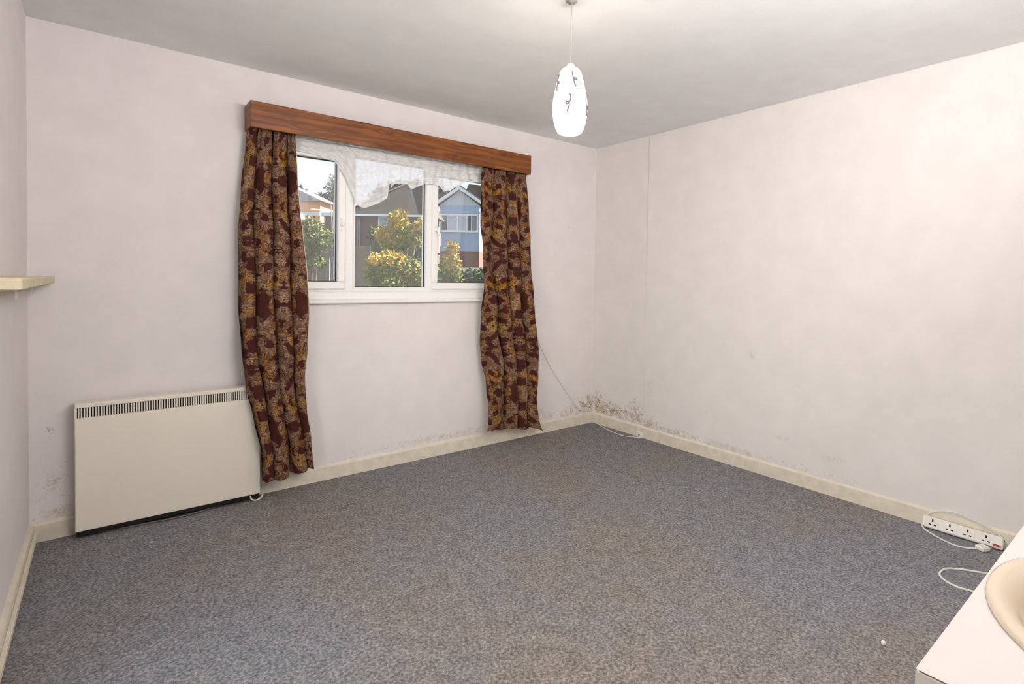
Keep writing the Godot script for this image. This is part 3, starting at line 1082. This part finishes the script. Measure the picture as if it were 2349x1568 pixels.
# ------------------------------------------------------------------ trailing socket and cables
func build_power_strip() -> void:
	var p := thing("power_strip", "white four socket extension block leaning on the right skirting board", "power strip", Vector3(-0.032, 0.0, 2.675))
	# it stands on its long edge, tipped back against the skirting
	p.rotation = Vector3(0, PI / 2, 0)
	var body := Node3D.new()
	body.name = "block"
	p.add_child(body)
	body.rotation = Vector3(-0.32, PI, 0)
	var st := mb()
	cbox(st, Vector3(-0.165, 0.004, -0.012), Vector3(0.165, 0.062, 0.014), 0.005)
	commit(st, "case", M.socket, body)
	for k in 4:
		var cx := -0.118 + k * 0.073
		st = mb()
		cbox(st, Vector3(cx - 0.029, 0.009, 0.014), Vector3(cx + 0.029, 0.057, 0.0155), 0.001)
		commit(st, "socket_plate", M.socket, body)
		for q in [[0.0, 0.044, 0.0035, 0.007], [-0.011, 0.024, 0.005, 0.003], [0.011, 0.024, 0.005, 0.003]]:
			st = mb()
			cbox(st, Vector3(cx + q[0] - q[2], q[1] - q[3], 0.0150), Vector3(cx + q[0] + q[2], q[1] + q[3], 0.0160), 0.0)
			commit(st, "socket_hole", M.black, body)
	st = mb()
	cbox(st, Vector3(0.128, 0.014, 0.0145), Vector3(0.158, 0.024, 0.0185), 0.001)
	commit(st, "switch", M.red, body)

func cable(called: String, label: String, pts: Array, r: float, n := 48) -> void:
	var st := mb(false)
	tube(st, smooth_path(pts, n), r, 8)
	tag(commit(st, called, M.cable, self), label, "cable")

func floor_at(px: float, py: float, y := 0.0) -> Vector3:
	var d := CR * (px - PX) / FOC - CU * (py - PY) / FOC + CF
	return CAM + d * ((y - CAM.y) / d.y)

func right_at(px: float, py: float, x := 0.0) -> Vector3:
	var d := CR * (px - PX) / FOC - CU * (py - PY) / FOC + CF
	return CAM + d * ((x - CAM.x) / d.x)

func front_at(px: float, py: float, z := 0.0) -> Vector3:
	var d := CR * (px - PX) / FOC - CU * (py - PY) / FOC + CF
	return CAM + d * ((z - CAM.z) / d.z)

func build_cables() -> void:
	var r := 0.0042
	# lead of the extension block: draped over it along the wall, and round on the carpet to the plug
	cable("extension_cable", "grey-white cable arching over the extension block against the right wall", [right_at(2116, 1200, -0.006), right_at(2122, 1184, -0.006), right_at(2145, 1173, -0.006), right_at(2185, 1174, -0.006), right_at(2230, 1191, -0.006), right_at(2270, 1212, -0.006), right_at(2300, 1233, -0.006), right_at(2318, 1252, -0.006)], 0.0035)
	cable("extension_cable", "white cable curving over the carpet in front of the extension block", [floor_at(2115, 1203, 0.012), floor_at(2122, 1214, r), floor_at(2150, 1231, r), floor_at(2185, 1248, r), floor_at(2215, 1256, r), floor_at(2240, 1258, r)], r)
	var pl := thing("plug", "white plug lying on the carpet beside the extension block", "plug", floor_at(2254, 1262, 0.0))
	var st := mb()
	cbox(st, Vector3(-0.024, 0.0, -0.022), Vector3(0.024, 0.024, 0.022), 0.006)
	commit(st, "plug_body", M.socket, pl)
	for k in [-0.011, 0.011]:
		st = mb()
		cbox(st, Vector3(0.024, 0.010, k - 0.003), Vector3(0.040, 0.014, k + 0.003), 0.0005)
		commit(st, "pin", M.chrome, pl)
	pl.rotation.y = -0.5
	cable("floor_cable", "white cable loop on the carpet beside the basin worktop", [floor_at(2330, 1325, r), floor_at(2265, 1315, r), floor_at(2210, 1306, r), floor_at(2172, 1304, r), floor_at(2156, 1314, r), floor_at(2164, 1328, r), floor_at(2195, 1345, r), floor_at(2238, 1358, r), floor_at(2300, 1380, r)], 0.0046, 64)
	# aerial lead from behind the curtain down into the corner
	cable("aerial_lead", "thin pale lead running down the window wall into the mouldy corner", [front_at(1228, 700, FZ + 0.009), front_at(1232, 770, FZ + 0.009), front_at(1255, 825, FZ + 0.009), front_at(1290, 885, FZ + 0.009), front_at(1322, 929, FZ + 0.009), front_at(1345, 950, 0.05), floor_at(1372, 972, 0.012), floor_at(1400, 988, r), floor_at(1430, 999, r), floor_at(1455, 1002, r), floor_at(1470, 1003, r)], 0.0030, 90)
	var j := thing("junction_box", "small white cable junction box at the foot of the right wall", "junction box", floor_at(1468, 1002, 0.0))
	st = mb()
	cbox(st, Vector3(-0.012, 0.0, -0.03), Vector3(0.02, 0.045, 0.03), 0.004)
	commit(st, "box_body", M.socket, j)
	st = mb()
	cbox(st, Vector3(-0.0135, 0.014, -0.006), Vector3(-0.011, 0.022, 0.006))
	commit(st, "cable_entry", M.black, j)
	st = mb(false)
	var ball: Array = []
	for i in 13:
		var a := PI * i / 12.0
		ball.append([0.008 * sin(a), 0.008 + 0.008 * cos(a)])
	lathe(st, ball, 18, Vector3.ZERO)
	var bead := commit(st, "bead", M.socket, self)
	bead.position = floor_at(2027, 1479, 0.0)
	tag(bead, "tiny white bead lying alone on the open carpet", "bead")
	st = mb()
	cbox(st, Vector3(LX + 0.016, 0.03, 0.02), Vector3(LX + 0.030, 0.052, BZ - 0.05), 0.002)
	var tr := commit(st, "cable_trunking", M.skirting, self)
	tag(tr, "cream plastic cable trunking along the left skirting board", "trunking")

# ------------------------------------------------------------------ outside the window
func ground_height(x: float, z: float) -> float:
	var s := (x - CAM.x) * 0.639 - (z - CAM.z) * 0.769
	return -0.25 + maxf(0.0, s - 6.0) * 0.05

func leaf(st: SurfaceTool, p: Vector3, size: float, c: Color, r: RandomNumberGenerator) -> void:
	var a := Vector3(r.randfn(), r.randfn(), r.randfn()).normalized()
	var b := a.cross(Vector3(r.randfn(), r.randfn(), r.randfn())).normalized()
	var n := a.cross(b)
	st.set_color(c)
	var tip := p + a * size
	var l := p + a * size * 0.45 + b * size * 0.34 + n * size * 0.12
	var q := p + a * size * 0.45 - b * size * 0.34 + n * size * 0.12
	tri(st, p, l, tip, n)
	tri(st, p, tip, q, n)

# blobs: [centre, radius x, radius y, leaves, colours]
func foliage(parent: Node3D, called: String, blobs: Array, size: float, sd: int) -> void:
	var r := RandomNumberGenerator.new()
	r.seed = sd
	var st := mb()
	for k in blobs:
		for i in int(k[3]):
			var d := Vector3(r.randfn(), r.randfn(), r.randfn()).normalized() * pow(r.randf(), 0.4)
			var p: Vector3 = k[0] + Vector3(d.x * k[1], d.y * k[2], d.z * k[1])
			var cs: Array = k[4]
			var c: Color = cs[r.randi() % cs.size()]
			c = c.lerp(cs[0], r.randf() * 0.5)
			leaf(st, p, size * r.randf_range(0.7, 1.3), c.srgb_to_linear(), r)
	commit(st, called, M.leaf, parent)

func limb(parent: Node3D, called: String, pts: Array, r0: float, r1: float, m: Material) -> void:
	var st := mb(false)
	tube(st, smooth_path(pts, 10), r0, 7, r1)
	commit(st, called, m, parent)

# a plant standing where the photograph shows it: t metres off; blobs [px, py, rx in pixels, ry in pixels, leaves, colours]
func plant(called: String, label: String, category: String, t: float, blobs: Array, size: float, sd: int, bark: Material, group := "") -> void:
	var k := t / FOC
	var c := Vector3.ZERO
	for b in blobs:
		c += at(b[0], b[1], t)
	c /= blobs.size()
	var base := Vector3(c.x, ground_height(c.x, c.z), c.z)
	var p := thing(called, label, category, base, group)
	var list: Array = []
	for b in blobs:
		list.append([at(b[0], b[1], t + rng.randf_range(-0.5, 0.5) * k * b[2]) - base, b[2] * k, b[3] * k, b[4], b[5]])
	foliage(p, "crown", list, size, sd)
	for b in list:
		var e: Vector3 = b[0]
		limb(p, "stem", [Vector3(e.x * 0.05, -0.1, e.z * 0.05), Vector3(e.x * 0.35, e.y * 0.5, e.z * 0.35), e + Vector3(0, float(b[2]) * 0.4, 0)], maxf(0.012, e.y * 0.016), 0.006, bark)

func house_part(parent: Node3D, called: String, m: Material, build: Array, bev := 0.0) -> MeshInstance3D:
	var st := mb()
	for b in build:
		cbox(st, b[0], b[1], bev)
	return commit(st, called, m, parent)

func build_outside() -> void:
	M.leaf = mat(Color.WHITE, 0.7, 0.3)
	M.leaf.vertex_color_use_as_albedo = true
	M.leaf.cull_mode = BaseMaterial3D.CULL_DISABLED
	M.leaf.backlight_enabled = true
	M.leaf.backlight = Color(0.25, 0.25, 0.1)
	M.bark = mat(rgb(96, 84, 70), 0.9)
	M.birch = mat(rgb(150, 146, 138), 0.8)
	M.soil = grained(rgb(54, 54, 38), 1.0, 0.03, 0.5, 0.35, 71)
	M.bounce_white = grained(rgb(235, 235, 233), 0.9, 0.04, 0.06, 0.6, 70)
	M.paving = grained(rgb(200, 196, 188), 0.9, 0.04, 0.2, 0.6, 72)
	M.brick = grained(rgb(104, 86, 76), 0.9, 0.06, 0.35, 0.8, 73)
	M.red_brick = grained(rgb(124, 88, 78), 0.9, 0.06, 0.35, 0.8, 74)
	M.tile = grained(rgb(64, 58, 50), 0.85, 0.05, 0.35, 0.6, 75)
	M.red_tile = grained(rgb(78, 62, 56), 0.85, 0.05, 0.35, 0.6, 76)
	M.blue_wall = mat(rgb(150, 172, 200), 0.7)
	M.pale_blue = mat(rgb(182, 192, 204), 0.7)
	M.white_paint = mat(rgb(226, 230, 236), 0.6)
	M.far_glass = mat(rgb(120, 130, 142), 0.15)
	M.dark_glass = mat(rgb(62, 70, 80), 0.15)
	M.orange = mat(rgb(222, 164, 112), 0.8)  # warm sunlight on the far house wall, painted into its colour
	M.grey_roof = mat(rgb(138, 138, 146), 0.8)
	M.green_door = mat(rgb(70, 104, 74), 0.6)
	M.fence = grained(rgb(116, 106, 94), 0.9, 0.05, 0.3, 0.7, 77)
	# ground
	var st := mb(false)
	var nx := 30
	var nz := 30
	var g := func(u: float, v: float) -> Vector3:
		var x := lerpf(-60.0, 90.0, u)
		var z := lerpf(-0.27, -150.0, v)
		return Vector3(x, ground_height(x, z), z)
	sheet(st, nx, nz, g, func(u: float, v: float) -> Vector2: return Vector2(u, v), Vector3.UP)
	tag(commit(st, "garden_ground", M.soil, self), "rough brownish garden ground rising away from the house", "ground", "", "structure")
	st = mb()
	cbox(st, Vector3(-14.0, -0.4, -0.27), Vector3(LX - 0.2, -0.16, 9.0))  # unseen paving, added to throw light up through the door
	tag(commit(st, "patio", M.paving, self), "unseen pale concrete patio added outside the glass door to bounce light", "patio", "", "structure")
	st = mb()
	cbox(st, Vector3(-9.3, -0.4, -3.0), Vector3(-9.0, 5.0, 10.0))  # unseen white wall, added as a sunlit reflector for the room
	tag(commit(st, "bounce_wall", M.bounce_white, self), "unseen tall white rendered wall added across the patio to bounce sunlight indoors", "wall", "", "structure")
	build_gable_house()
	build_bungalow()
	build_left_house()
	build_garden_wall()
	var golden := [rgb(166, 142, 58), rgb(182, 156, 62), rgb(138, 124, 50), rgb(172, 142, 84), rgb(116, 116, 54)]
	var olive := [rgb(98, 106, 50), rgb(120, 120, 54), rgb(74, 84, 44), rgb(140, 128, 56)]
	plant("golden_shrub", "tall golden leaved shrub seen through the middle pane", "shrub", 11.0, [[915, 508, 26, 26, 500, golden], [890, 540, 30, 26, 520, golden], [940, 545, 34, 30, 520, olive], [965, 520, 18, 22, 200, golden], [900, 570, 30, 16, 200, olive]], 0.075, 81, M.birch, "golden garden shrubs")
	plant("golden_shrub", "rounded yellow-green shrub low in the middle pane", "shrub", 9.0, [[890, 596, 46, 20, 800, golden], [870, 625, 34, 28, 800, olive], [925, 620, 48, 34, 1500, olive], [900, 650, 54, 26, 1100, olive], [955, 640, 26, 28, 700, olive]], 0.06, 82, M.bark, "golden garden shrubs")
	plant("golden_shrub", "yellow-green shrub in front of the blue gabled house", "shrub", 10.0, [[1038, 570, 16, 18, 300, golden], [1034, 605, 24, 24, 500, golden + olive], [1024, 635, 24, 24, 420, olive], [1045, 640, 18, 20, 300, olive]], 0.06, 83, M.bark, "golden garden shrubs")
	var green := [rgb(88, 98, 54), rgb(102, 108, 60), rgb(70, 80, 46), rgb(112, 108, 66)]
	plant("leafy_bush", "pale green bush seen through the left pane", "bush", 10.0, [[715, 530, 30, 32, 600, green], [735, 550, 30, 30, 500, green], [705, 580, 26, 34, 450, green], [690, 540, 24, 40, 400, green], [728, 600, 18, 20, 160, green]], 0.065, 84, M.bark)
	var dark := [rgb(52, 66, 44), rgb(64, 78, 50), rgb(42, 54, 38)]
	plant("hedge", "dark green hedge at the foot of the blue gabled house", "hedge", 14.0, [[1075, 636, 26, 18, 600, dark], [1105, 636, 26, 20, 500, dark], [1050, 645, 20, 14, 250, dark]], 0.08, 85, M.bark)
	plant("hedge", "dark green hedge beside the tall golden shrub", "hedge", 16.0, [[965, 590, 18, 30, 420, dark], [985, 600, 22, 36, 420, dark], [855, 540, 10, 18, 120, dark]], 0.09, 86, M.bark)
	var pine := [rgb(58, 64, 58), rgb(70, 76, 66), rgb(48, 52, 50)]
	plant("conifer", "small dark conifer on the skyline at the left", "tree", 80.0, [[688, 440, 9, 10, 300, pine], [698, 444, 6, 7, 160, pine]], 0.5, 87, M.bark, "skyline trees")
	plant("skyline_tree", "dark trees on the skyline above the garage roof", "tree", 85.0, [[715, 452, 14, 6, 300, pine], [750, 462, 30, 18, 900, pine], [775, 470, 24, 18, 600, pine]], 0.55, 88, M.bark, "skyline trees")
	plant("skyline_tree", "dark wooded hillside behind the bungalow roof", "tree", 90.0, [[920, 440, 40, 24, 1300, pine], [880, 452, 30, 24, 700, pine], [1010, 452, 22, 22, 500, pine], [960, 436, 24, 18, 500, pine]], 0.6, 89, M.bark, "skyline trees")
	var twig := [rgb(120, 124, 118), rgb(140, 142, 136), rgb(104, 108, 100)]
	plant("bare_birch", "sparse feathery tree against the sky in the left pane", "tree", 40.0, [[766, 420, 14, 20, 170, twig], [772, 445, 12, 18, 130, twig], [757, 432, 10, 16, 90, twig]], 0.2, 90, M.birch, "skyline trees")

func far_node(called: String, label: String, category: String, px: float, t: float) -> Node3D:
	var p := at(px, 600, t)
	p.y = ground_height(p.x, p.z) - 0.3
	var o := thing(called, label, category, p)
	o.basis = Basis(Vector3(0.769, 0, 0.639), Vector3.UP, Vector3(-0.639, 0, 0.769)).orthonormalized()
	return o

func loc(o: Node3D, px: float, py: float, t: float, out := 0.0) -> Vector3:
	return o.transform.affine_inverse() * at(px, py, t) + Vector3(0, 0, out)

func face(o: Node3D, t: float, x0: float, y0: float, x1: float, y1: float, z0: float, z1: float) -> Array:
	var a := loc(o, x0, y0, t)
	var b := loc(o, x1, y1, t)
	return [Vector3(a.x, a.y, z0), Vector3(b.x, b.y, z1)]

func build_gable_house() -> void:
	var t := 60.0
	var o := far_node("gabled_house", "pale blue gabled house with a wide window, seen through the right pane", "house", 1055, t)
	var z := loc(o, 1055, 500, t).z
	var lo := loc(o, 1009, 575, t)
	var hi := loc(o, 1101, 472, t)
	house_part(o, "brick_wall", M.red_brick, [[Vector3(lo.x, 0, z - 8), Vector3(hi.x, lo.y, z)]])
	house_part(o, "clad_wall", M.blue_wall, [[Vector3(lo.x, lo.y, z - 8), Vector3(hi.x, hi.y, z + 0.06)]])
	# gable
	var ap := loc(o, 1055, 437, t)
	var st := mb()
	prism(st, PackedVector2Array([Vector2(lo.x, hi.y), Vector2(hi.x, hi.y), Vector2(ap.x, ap.y)]), z - 8, z + 0.08)
	commit(st, "gable", M.pale_blue, o)
	for s in 2:
		var e := loc(o, 1000 if s == 0 else 1110, 473, t)
		st = mb()
		var n := Vector2(0, 0.38)
		prism(st, PackedVector2Array([Vector2(e.x, e.y), Vector2(ap.x, ap.y + 0.05), Vector2(ap.x, ap.y + 0.43), Vector2(e.x, e.y + 0.38)]), z + 0.1, z + 0.5)
		commit(st, "bargeboard", M.white_paint, o)
		st = mb()
		prism(st, PackedVector2Array([Vector2(e.x, e.y + 0.3), Vector2(ap.x, ap.y + 0.36), Vector2(ap.x, ap.y + 0.62), Vector2(e.x, e.y + 0.55)]), z - 8.5, z + 0.3)
		commit(st, "roof", M.tile, o)
	# main roof running across behind the gable
	var r0 := loc(o, 1066, 418, t)
	var r1 := loc(o, 1130, 470, t)
	st = mb()
	prism(st, PackedVector2Array([Vector2(loc(o, 1060, 440, t).x, loc(o, 1060, 446, t).y), Vector2(loc(o, 1072, 420, t).x, r0.y), Vector2(r1.x, loc(o, 1130, 424, t).y), Vector2(r1.x, r1.y), Vector2(hi.x, r1.y)]), z - 9, z - 1.2)
	commit(st, "main_roof", M.tile, o)
	# string course and the long window
	var f: Array = face(o, t, 1008, 489, 1102, 486, z + 0.05, z + 0.16)
	house_part(o, "string_course", M.blue_wall, [f])
	var win := house_part(o, "window", M.white_paint, [face(o, t, 1012, 532, 1097, 529, z + 0.05, z + 0.2), face(o, t, 1012, 494, 1097, 491, z + 0.05, z + 0.15), face(o, t, 1012, 530, 1014, 493, z + 0.05, z + 0.15),
		face(o, t, 1026, 530, 1028, 493, z + 0.05, z + 0.15), face(o, t, 1048, 530, 1052, 493, z + 0.05, z + 0.15), face(o, t, 1070, 530, 1073, 493, z + 0.05, z + 0.15), face(o, t, 1081, 530, 1083, 493, z + 0.05, z + 0.15), face(o, t, 1094, 530, 1097, 493, z + 0.05, z + 0.15)])
	for k in [[1014, 1026, M.far_glass], [1028, 1048, M.pale_blue], [1052, 1070, M.pale_blue], [1073, 1081, M.dark_glass], [1083, 1094, M.far_glass]]:
		house_part(win, "pane", k[2], [face(o, t, k[0], 530, k[1], 494, z + 0.06, z + 0.09)])
	house_part(win, "dark_panel", M.dark_glass, [face(o, t, 1014, 528, 1026, 508, z + 0.09, z + 0.12)])

func build_bungalow() -> void:
	var t := 48.0
	var o := far_node("bungalow", "brown brick bungalow with a hipped tile roof, seen through the middle pane", "bungalow", 900, t)
	var z := loc(o, 900, 500, t).z
	var a := loc(o, 795, 493, t)
	var b := loc(o, 986, 493, t)
	house_part(o, "brick_wall", M.brick, [[Vector3(a.x, 0, z - 4), Vector3(b.x, a.y, z)]])
	# hipped roof
	var e := 0.45
	var ridge := loc(o, 880, 418, t).y + 0.6
	var st := mb()
	var p0 := Vector3(a.x - e, a.y, z + e)
	var p1 := Vector3(b.x + e, a.y, z + e)
	var p2 := Vector3(b.x + e, a.y, z - 4 - e)
	var p3 := Vector3(a.x - e, a.y, z - 4 - e)
	var q0 := Vector3(loc(o, 938, 430, t).x, ridge, z - 2.0)
	var q1 := Vector3(loc(o, 952, 430, t).x, ridge, z - 2.0)
	quad(st, p0, p1, q1, q0, Vector3(0, 1, 1))
	quad(st, p3, p2, q1, q0, Vector3(0, 1, -1))
	tri(st, p0, p3, q0, Vector3(-1, 1, 0))
	tri(st, p1, p2, q1, Vector3(1, 1, 0))
	quad(st, p0, p1, p2, p3, Vector3.DOWN)
	commit(st, "roof", M.tile, o)
	st = mb(false)
	tube(st, [p0, q0], 0.09, 6)
	tube(st, [p1, q1], 0.09, 6)
	tube(st, [q0, q1], 0.09, 6)
	commit(st, "ridge_tiles", M.red_tile, o)
	house_part(o, "fascia", M.white_paint, [[Vector3(a.x - e, a.y - 0.12, z + e), Vector3(b.x + e, a.y + 0.06, z + e + 0.05)]])
	var win := house_part(o, "window", M.white_paint, [face(o, t, 868, 518, 904, 497, z, z + 0.08)])
	house_part(win, "pane", M.blue_wall, [face(o, t, 871, 516, 901, 499, z + 0.08, z + 0.1)])
	for x in [822, 827]:
		st = mb(false)
		var top := loc(o, x, 497, t)
		tube(st, [Vector3(top.x, top.y, z + 0.12), Vector3(top.x, 0.2, z + 0.12)], 0.05, 8)
		commit(st, "downpipe", M.grey_roof, o)
	house_part(o, "door", M.green_door, [face(o, t, 848, 580, 860, 522, z, z + 0.06)])
	# tiled wing to the right
	st = mb()
	var w0 := loc(o, 962, 492, t)
	var w1 := loc(o, 990, 492, t)
	var w2 := loc(o, 990, 425, t)
	var w3 := loc(o, 944, 425, t)
	st = mb()
	prism(st, PackedVector2Array([Vector2(w0.x, w0.y), Vector2(w1.x, w1.y), Vector2(w2.x, w2.y), Vector2(w3.x, w3.y)]), z + 0.4, z + 0.55)
	commit(st, "wing_roof", M.red_tile, o)
	st = mb(false)
	tube(st, [Vector3(w0.x, w0.y, z + 0.58), Vector3(w3.x, w3.y, z + 0.58)], 0.08, 6)
	commit(st, "verge", M.grey_roof, o)
	for k in 9:
		var x := lerpf(w0.x + 0.25, w1.x, k / 8.0)
		var x2 := lerpf(w3.x + 0.25, w2.x, k / 8.0)
		st = mb(false)
		tube(st, [Vector3(x, w0.y, z + 0.56), Vector3(x2, w2.y, z + 0.56)], 0.035, 6)
		commit(st, "tile_roll", M.tile, o)

func build_left_house() -> void:
	var t := 55.0
	var o := far_node("sunlit_house", "house with sunlight painted orange into its wall and a pale roof at the left of the window", "house", 700, t)
	var z := loc(o, 700, 480, t).z
	house_part(o, "rendered_wall", M.orange, [[Vector3(loc(o, 640, 480, t).x, 0, z - 6), Vector3(loc(o, 735, 462, t).x, loc(o, 735, 462, t).y, z)]])
	var st := mb()
	var ap := loc(o, 650, 418, t)
	var e0 := loc(o, 744, 462, t)
	var e1 := loc(o, 560, 462, t)
	prism(st, PackedVector2Array([Vector2(e0.x, e0.y), Vector2(ap.x, ap.y), Vector2(e1.x, e1.y)]), z - 6.4, z + 0.4)
	commit(st, "roof", M.grey_roof, o)
	house_part(o, "band", M.white_paint, [face(o, t, 640, 493, 735, 487, z, z + 0.1)])
	var g := far_node("garage", "low brown garage with a white fascia at the left of the window", "garage", 745, 44.0)
	var gz := loc(g, 745, 500, 44.0).z
	var f: Array = face(g, 44.0, 738, 496, 781, 488, gz - 2.5, gz + 0.2)
	house_part(g, "fascia", M.white_paint, [f])
	house_part(g, "brick_wall", M.brick, [[Vector3(f[0].x + 0.2, 0, gz - 2.3), Vector3(f[1].x, f[0].y, gz)]])

func build_garden_wall() -> void:
	var t := 22.0
	var o := far_node("garden_fence", "weathered brown board fence low in the left pane", "fence", 740, t)
	var z := loc(o, 740, 560, t).z
	var a := loc(o, 640, 560, t)
	var b := loc(o, 850, 560, t)
	var n := 26
	var st := mb()
	var w := (b.x - a.x) / n
	cbox(st, Vector3(-w * 0.49, 0, -0.012), Vector3(w * 0.49, a.y, 0.012), 0.004)
	st.generate_normals()
	var board := st.commit()
	for i in n:
		copy_mesh(board, M.fence, "board", o, Transform3D(Basis(), Vector3(a.x + w * (i + 0.5), rng.randf_range(-0.03, 0.0), z + rng.randf_range(-0.01, 0.01))))
	house_part(o, "rail", M.fence, [[Vector3(a.x, a.y * 0.8, z - 0.06), Vector3(b.x, a.y * 0.8 + 0.08, z - 0.014)]])
	var tr := far_node("trellis", "small pale trellis panel in front of the board fence", "trellis", 763, 18.0)
	var tz := loc(tr, 763, 600, 18.0).z
	for k in 4:
		house_part(tr, "slat", M.grey_roof, [face(tr, 18.0, 757 + k * 4, 640, 758.4 + k * 4, 588, tz, tz + 0.02)])
	house_part(tr, "rail", M.grey_roof, [face(tr, 18.0, 755, 592, 773, 589, tz - 0.02, tz)])
	house_part(tr, "post", M.grey_roof, [[Vector3(loc(tr, 755, 600, 18.0).x, -0.1, tz - 0.05), Vector3(loc(tr, 756, 600, 18.0).x, loc(tr, 755, 589, 18.0).y, tz)]])
